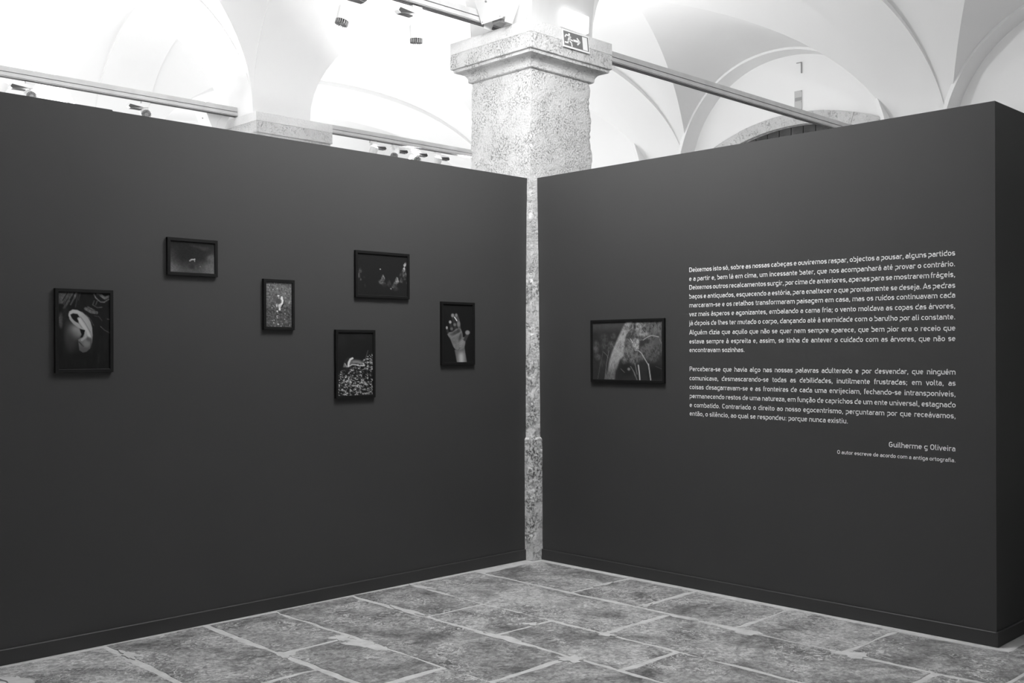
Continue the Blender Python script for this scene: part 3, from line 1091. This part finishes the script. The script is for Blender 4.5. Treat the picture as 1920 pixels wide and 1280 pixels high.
def P_woods():
    c = Canvas(140, 118, [(165, 175), (1305, 145), (1305, 1135), (165, 1110)], 56, 9)
    fol = c.noise(70, 90, 5, .75)
    fine = c.noise(22, 46, 4, .85)
    c.a = 46 + 20 * sm(c.y, 400, 200) + 14 * (fol - .5)

    def blob(cx, cy, rx, ry, v, k=1.0):
        d = np.sqrt(((c.x - cx) / rx) ** 2 + ((c.y - cy) / ry) ** 2)
        mm = (1 - sm(d, .45, 1.3)) * np.clip(.25 + 2.6 * (fine - .36), 0, 1) * k
        c.put(np.clip(mm, 0, 1), v)
    for b in [(220, 580, 60, 110, 88), (250, 740, 60, 60, 84), (360, 420, 80, 70, 68), (520, 400, 60, 60, 76), (420, 560, 120, 110, 76), (500, 540, 50, 60, 96), (330, 860, 60, 80, 62)]: blob(*b)
    # beam of light on the dome-like curve
    m = c.polym([(735, 150), (830, 150), (800, 260), (735, 380), (710, 560), (700, 720), (620, 800), (590, 900), (545, 1000), (540, 1130), (360, 1130), (420, 940), (450, 790), (510, 610), (590, 430), (665, 270)], 22)
    g = 148 - 55 * sm(c.y, 700, 1100) + 70 * (fine - .5) - 40 * sm(fol, .5, .62) * sm(c.x, 500, 720)
    c.a = c.a * (1 - m) + g * m
    m2 = c.polym([(800, 200), (1000, 150), (1305, 145), (1305, 700), (1000, 800), (700, 760), (705, 500), (745, 380)], 40)
    c.put(m2, 84 + 150 * (fine - .5), .85)
    for b in [(940, 230, 110, 80, 150), (1000, 340, 110, 70, 146), (885, 500, 70, 80, 178), (890, 580, 60, 50, 160), (1150, 280, 130, 90, 105), (1080, 560, 120, 130, 92), (770, 640, 80, 90, 118), (850, 780, 110, 90, 108),
              (1230, 520, 70, 120, 80), (700, 810, 60, 60, 112), (1150, 760, 110, 80, 82)]: blob(*b)
    for b in [(870, 240, 20, 40, 42), (985, 520, 45, 50, 42), (1060, 480, 50, 40, 44), (1200, 1010, 130, 130, 26), (720, 960, 120, 110, 34), (620, 1060, 60, 50, 40)]:
        c.ell(*b, .5, .75)
    for pts, w, v in [([(870, 628), (930, 640), (975, 680), (1020, 760), (1065, 840), (1090, 880)], 13, 175), ([(1085, 860), (1100, 960), (1122, 1135)], 17, 175), ([(1005, 462), (1060, 420), (1130, 388), (1190, 395), (1250, 412)], 12, 170),
                      ([(925, 880), (940, 1000), (950, 1135)], 18, 195), ([(870, 850), (885, 930), (905, 1030)], 10, 130), ([(800, 900), (860, 1000), (905, 1130)], 12, 120), ([(800, 445), (835, 500)], 14, 185), ([(745, 440), (800, 490)], 6, 130),
                      ([(340, 640), (320, 760), (285, 900), (248, 1110)], 7, 92), ([(350, 660), (410, 720), (425, 760)], 9, 105), ([(680, 380), (690, 460)], 8, 160), ([(440, 640), (400, 850), (370, 1110)], 9, 120), ([(480, 630), (440, 780), (400, 1110)], 8, 70),
                      ([(850, 240), (770, 310), (735, 360)], 6, 165), ([(640, 940), (700, 1000)], 9, 105), ([(905, 640), (910, 800)], 9, 110), ([(1250, 430), (1295, 520), (1300, 640)], 9, 110), ([(500, 850), (520, 930)], 12, 140),
                      ([(540, 1000), (525, 1110)], 7, 100), ([(660, 660), (700, 760)], 10, 125), ([(1200, 900), (1290, 940)], 10, 70), ([(840, 960), (870, 1060)], 8, 110)]:
        c.line(pts, w, v, 5, .85)
    c.ell(770, 945, 22, 24, 120, .5)
    return c


def picture(label, fn, side, a, z0, w, h, gain=1.0, tilt=0):
    """side 'L': hangs on wall_left, a = left edge X ; side 'R': on wall_right, a = left edge Y"""
    c = fn()
    lum = np.clip(c.a, 8, 245) / 255
    L = np.where(lum <= .04045, lum / 12.92, ((lum + .055) / 1.055) ** 2.4)
    D, FW = .020, .0195
    t = thing('framed_photograph', label, 'picture', group='small black framed photographs' if side == 'L' else None)
    # local frame: u right, v up, d outwards, origin at the centre of the back
    f = MB()
    uo, vo = w / 2, h / 2
    ui, vi = uo - FW, vo - FW
    rings = [(uo, vo, 0), (uo, vo, D - .001), (uo - .001, vo - .001, D), (ui + .002, vi + .002, D), (ui, vi, D - .002), (ui, vi, .006)]
    vs = []
    for a_, b_, d_ in rings:
        vs += [(-a_, -d_, -b_), (a_, -d_, -b_), (a_, -d_, b_), (-a_, -d_, b_)]
    fs = []
    for k in range(len(rings) - 1):
        for i in range(4):
            j = (i + 1) % 4
            fs.append((k * 4 + i, k * 4 + j, k * 4 + 4 + j, k * 4 + 4 + i))
    fs.append((3, 2, 1, 0))
    f.add(vs, fs).build('frame', M_black, t)
    # the print, recessed
    n, mrow = c.w, c.h
    xs = np.linspace(-ui, ui, n)
    zs = np.linspace(vi, -vi, mrow)
    verts = [(float(x), -.0130, float(z)) for z in zs for x in xs]
    faces = [(r * n + q, (r + 1) * n + q, (r + 1) * n + q + 1, r * n + q + 1) for r in range(mrow - 1) for q in range(n - 1)]
    me = bpy.data.meshes.new('print')
    me.from_pydata(verts, [], faces)
    at = me.color_attributes.new('tone', 'FLOAT_COLOR', 'POINT')
    col = np.ones((n * mrow, 4), dtype=np.float32)
    col[:, :3] = (L * gain).reshape(-1)[:, None]
    at.data.foreach_set('color', col.ravel())
    me.materials.append(M_print)
    o = bpy.data.objects.new('print', me)
    C.objects.link(o)
    o.parent = t
    if side == 'L':
        t.location = (a + w / 2, -.0003, z0 + h / 2)
        t.rotation_euler = (0, tilt, 0)
    else:
        t.location = (-.0003, a - w / 2, z0 + h / 2)
        t.rotation_euler = (0, 0, -PI / 2)
    return t


M_print = mat('photographic_print', .2, .6, spec=.12)
_n = M_print.node_tree
_a = _n.nodes.new('ShaderNodeAttribute')
_a.attribute_name = 'tone'
_n.links.new(_a.outputs['Color'], _n.nodes['Principled BSDF'].inputs['Base Color'])

picture('black framed photograph of a close-up ear with hair, leftmost', P_ear, 'L', -3.731, 1.5265, .3215, .460, 1.25)
picture('small landscape black framed photograph of a tiny pale animal in a dark field', P_deer, 'L', -3.086, 2.091, .323, .221, 1.1)
picture('small upright black framed photograph of a curved white mark on gravel', P_foot, 'L', -2.448, 1.777, .227, .320, 1.0)
picture('landscape black framed photograph of dark treetops under one star', P_night, 'L', -1.742, 2.005, .466, .319, 1.0)
picture('upright black framed photograph of a snail on a speckled mound', P_snail, 'L', -1.905, 1.3245, .327, .460, 1.1)
picture('upright black framed photograph of a raised open hand and wrist', P_hand, 'L', -.981, 1.538, .328, .462, 1.1)
picture('largest black framed photograph, woodland with a pale beam, alone on the right wall', P_woods, 'R', -.608, 1.4065, .687, .460, 1.15)

# ------------------------------------------------------------------ wall lettering (own stroke alphabet)
ST = .104
B, T, XH, CAP = ST / 2, .505 - ST / 2, .505, .715


def arc(cx, cy, rx, ry, a0, a1, n=9):
    return [(cx + rx * math.cos(math.radians(a0 + (a1 - a0) * i / n)), cy + ry * math.sin(math.radians(a0 + (a1 - a0) * i / n))) for i in range(n + 1)]


def bowl(L, Rr, b=B, t=T, r=None):
    """closed rounded bowl"""
    r = r or min((Rr - L) / 2, (t - b) / 2)
    return arc(Rr - r, t - r, r, r, 0, 90, 6) + arc(L + r, t - r, r, r, 90, 180, 6) + arc(L + r, b + r, r, r, 180, 270, 6) + arc(Rr - r, b + r, r, r, 270, 360, 6) + [(Rr, t - r)]


l_, r_ = .094, .444
W5 = .538
rr = .165
GL = {}


def g(ch, adv, *st): GL[ch] = (adv, list(st))


nh = [(l_, T - rr - .02)] + arc(l_ + rr, T - rr, rr, rr, 180, 90, 6) + arc(r_ - rr, T - rr, rr, rr, 90, 0, 6) + [(r_, 0)]
g('n', W5, [(l_, 0), (l_, XH)], nh)
g('h', W5, [(l_, 0), (l_, CAP)], nh)
g('m', .85, [(l_, 0), (l_, XH)], [(l_, T - .16)] + arc(l_ + .14, T - .14, .14, .14, 180, 90, 6) + arc(.425 - .14, T - .14, .14, .14, 90, 0, 6) + [(.425, 0)],
  [(.425, T - .16)] + arc(.425 + .14, T - .14, .14, .14, 180, 90, 6) + arc(.756 - .14, T - .14, .14, .14, 90, 0, 6) + [(.756, 0)])
g('u', W5, [(r_, 0), (r_, XH)], [(l_, XH), (l_, B + rr)] + arc(l_ + rr, B + rr, rr, rr, 180, 270, 6) + arc(r_ - rr, B + rr, rr, rr, 270, 360, 6))
g('o', .530, bowl(.086, .444))
g('b', W5, [(l_, 0), (l_, CAP)], bowl(l_, r_, r=rr))
g('d', W5, [(r_, 0), (r_, CAP)], bowl(l_ - .006, r_, r=rr))
g('p', W5, [(l_, -.185), (l_, XH)], bowl(l_, r_, r=rr))
g('q', W5, [(r_, -.185), (r_, XH)], bowl(l_ - .006, r_, r=rr))
g('g', W5, [(r_, XH), (r_, -.05)] + arc(r_ - .13, -.05, .13, .10, 0, -90, 6) + [(.13, -.15)], bowl(l_ - .006, r_, r=rr))
g('c', .480, arc(.265, T - .175, .175, .175, 42, 180, 9) + arc(.265, B + .175, .175, .175, 180, 318, 9))
g('e', .520, [(.090, .262), (.434, .262), (.434, T - .17)] + arc(.262, T - .172, .172, .172, 0, 180, 12) + arc(.262, B + .172, .172, .172, 180, 315, 10))
g('s', .470, arc(.265, T - .113, .150, .113, 40, 90, 4) + [(.200, T)] + arc(.200, T - .105, .105, .105, 90, 270, 8)[1:] + [(.280, .252)] + arc(.280, B + .105, .105, .105, 90, -90, 8)[1:] + [(.200, B)] + arc(.200, B + .11, .14, .11, 270, 222, 4))
g('a', .510, arc(.25, T - .14, .15, .14, 145, 90, 5) + arc(.415 - .14, T - .14, .14, .14, 90, 0, 6) + [(.415, 0)],
  [(.415, .295), (.20, .295)] + arc(.20, .295 - .126, .120, .126, 90, 270, 8) + [(.30, B)] + arc(.30, B + .11, .115, .11, 270, 350, 4))
g('i', .245, [(.122, 0), (.122, XH)], [(.122, .60), (.122, .70)])
g('j', .245, [(.122, XH), (.122, -.06)] + arc(.122 - .09, -.06, .09, .09, 0, -90, 4) + [(0, -.15)], [(.122, .60), (.122, .70)])
g('l', .275, [(.10, CAP), (.10, .13)] + arc(.10 + .09, .135, .09, .092, 180, 270, 4) + [(.235, B)])
g('t', .335, [(.140, .64), (.140, .14)] + arc(.140 + .10, .145, .10, .101, 180, 270, 4) + [(.305, B)], [(.03, T), (.30, T)])
g('f', .310, [(.125, 0), (.125, .58)] + arc(.125 + .09, .58, .09, .092, 180, 90, 4) + [(.285, .672)], [(.03, T), (.285, T)])
g('r', .375, [(l_, 0), (l_, XH)], [(l_, T - .15)] + arc(l_ + .14, T - .14, .14, .14, 180, 90, 6) + [(.30, T), (.35, T - .03)])
g('v', .470, [(.045, XH), (.235, .02), (.425, XH)])
g('x', .470, [(.05, XH), (.42, 0)], [(.42, XH), (.05, 0)])
g('z', .440, [(.06, T), (.375, T), (.065, B), (.385, B)])
g('.', .240, [(.12, 0), (.12, .10)])
g(',', .240, [(.13, .10), (.13, .0), (.08, -.09)])
g(';', .250, [(.13, .10), (.13, .0), (.08, -.09)], [(.13, .36), (.13, .46)])
g(':', .250, [(.125, 0), (.125, .10)], [(.125, .36), (.125, .46)])
g('-', .360, [(.05, .27), (.31, .27)])
g('A', .640, [(.04, 0), (.32, CAP - .02), (.60, 0)], [(.13, .20), (.51, .20)])
g('C', .620, arc(.325, CAP - B - .21, .21, .21, 38, 180, 9) + arc(.325, B + .21, .21, .21, 180, 322, 9))
g('G', .650, arc(.325, CAP - B - .21, .21, .21, 38, 180, 9) + arc(.325, B + .21, .21, .21, 180, 360, 9) + [(.535, .345), (.34, .345)])
g('O', .650, bowl(.115, .535, B, CAP - B))
g('D', .640, [(.105, B), (.105, CAP - B), (.33, CAP - B)] + arc(.33, CAP - B - .20, .20, .20, 90, 0, 6) + arc(.33, B + .20, .20, .20, 0, -90, 6) + [(.105, B)])
g('P', .590, [(.105, 0), (.105, CAP - B), (.34, CAP - B)] + arc(.34, CAP - B - .165, .175, .165, 90, -90, 9) + [(.105, CAP - B - .33)])
g('ı', .245, [(.122, 0), (.122, XH)])
ACC = {'´': [[(-.04, .59), (.055, .70)]], '`': [[(.04, .59), (-.055, .70)]], '~': [[(-.13, .60), (-.075, .665), (.0, .635), (.075, .605), (.13, .67)]],
       '^': [[(-.10, .59), (0, .69), (.10, .59)]], 'ç': [[(.0, .02), (.03, -.06), (.0, -.14), (-.07, -.13)]]}
for ch, basech, ac in [('á', 'a', '´'), ('à', 'a', '`'), ('ã', 'a', '~'), ('é', 'e', '´'), ('ê', 'e', '^'), ('í', 'ı', '´'), ('ó', 'o', '´'), ('õ', 'o', '~'), ('ú', 'u', '´'), ('ç', 'c', 'ç')]:
    adv, st = GL[basech]
    cx = adv / 2
    GL[ch] = (adv, st + [[(x + cx, y) for x, y in p] for p in ACC[ac]])


def stroke_mesh(mb, pts, wid, fn):
    P = [Vector(p) for p in pts]
    Q = [P[0]]
    for p in P[1:]:
        if (p - Q[-1]).length > 1e-4: Q.append(p)
    P = Q
    n = len(P)
    if n < 2: return
    closed = (P[0] - P[-1]).length < 1e-3
    L, R = [], []
    for i in range(n):
        if closed and i in (0, n - 1):
            a, b = P[n - 2], P[1]; p0 = P[0]
            d0, d1 = (p0 - a).normalized(), (b - p0).normalized()
        else:
            d0 = (P[i] - P[i - 1]).normalized() if i else (P[1] - P[0]).normalized()
            d1 = (P[i + 1] - P[i]).normalized() if i < n - 1 else d0
        t = (d0 + d1)
        t = t.normalized() if t.length > 1e-6 else d0
        nn = Vector((-t.y, t.x))
        k = 1 / max(.45, nn.dot(Vector((-d0.y, d0.x))))
        L.append(P[i] + nn * wid / 2 * k)
        R.append(P[i] - nn * wid / 2 * k)
    vs = [fn(p.x, p.y) for p in L] + [fn(p.x, p.y) for p in R]
    mb.add(vs, [(i, n + i, n + i + 1, i + 1) for i in range(n - 1)])


def wlen(wd, em): return sum(GL[ch][0] for ch in wd) * em


def text_line(parent, txt, yl, yr, zb, em=.0444, just=True, align='L', z2=None):
    words = txt.split(' ')
    tot = sum(wlen(w_, em) for w_ in words)
    full = abs(yr - yl)
    sp_ = (full - tot) / max(1, len(words) - 1) if just else .225 * em
    sx = 1.0
    if just and sp_ < .14 * em:
        sx = (full - .14 * em * (len(words) - 1)) / tot
        sp_ = .14 * em
    if not just:
        tot2 = tot + sp_ * (len(words) - 1)
        sx = full / tot2
        sp_ *= sx
    mb = MB()
    cur = 0
    z2 = zb if z2 is None else z2
    for w_ in words:
        for ch in w_:
            adv, sts = GL[ch]
            for stx in sts:
                stroke_mesh(mb, stx, ST, lambda x, y: (-.0008, yl - (cur + x * em * sx), zb + (z2 - zb) * (cur / full) + y * em))
            cur += adv * em * sx
        cur += sp_
    return mb.build('text_line', M_text, parent)


tx = thing('wall_text', 'two paragraphs of white Portuguese lettering printed on the right dark wall', 'lettering')
LINES = ["Deixemos isto só, sobre as nossas cabeças e ouviremos raspar, objectos a pousar, alguns partidos",
         "e a partir e, bem lá em cima, um incessante bater, que nos acompanhará até provar o contrário.",
         "Deixemos outros recalcamentos surgir, por cima de anteriores, apenas para se mostrarem frágeis,",
         "baços e antiquados, esquecendo a estória, para enaltecer o que prontamente se deseja. As pedras",
         "marcaram-se e os retalhos transformaram paisagem em casa, mas os ruídos continuavam cada",
         "vez mais ásperos e agonizantes, embalando a cama fria; o vento moldava as copas das árvores,",
         "já depois de lhes ter mutado o corpo, dançando até à eternidade com o barulho por ali constante.",
         "Alguém dizia que aquilo que não se quer nem sempre aparece, que bem pior era o receio que",
         "estava sempre à espreita e, assim, se tinha de antever o cuidado com as árvores, que não se",
         "encontravam sozinhas.", None,
         "Percebera-se que havia algo nas nossas palavras adulterado e por desvendar, que ninguém",
         "comunicava, desmascarando-se todas as debilidades, inutilmente frustradas; em volta, as",
         "coisas desagarravam-se e as fronteiras de cada uma enrijeciam, fechando-se intransponíveis,",
         "permanecendo restos de uma natureza, em função de caprichos de um ente universal, estagnado",
         "e combatido. Contrariado o direito ao nosso egocentrismo, perguntaram por que receávamos,",
         "então, o silêncio, ao qual se respondeu: porque nunca existiu."]
ZB = [2.178, 2.117, 2.057, 1.995, 1.934, 1.873, 1.811, 1.747, 1.685, 1.626, None, 1.495, 1.432, 1.371, 1.309, 1.247, 1.188]
for i, s_ in enumerate(LINES):
    if s_ is None: continue
    full = i not in (9, 16)
    yr = -3.330 if full else (-1.943 if i == 9 else -2.675)
    text_line(tx, s_, -1.497, yr, ZB[i], just=full, z2=ZB[i] - (.009 if i < 4 else .003 if i < 8 else 0))
text_line(tx, "Guilherme g Oliveira", -2.931, -3.328, 1.061, em=.0444, just=False)
text_line(tx, "O autor escreve de acordo com a antiga ortografia.", -2.600, -3.328, .999, em=.0325, just=False)
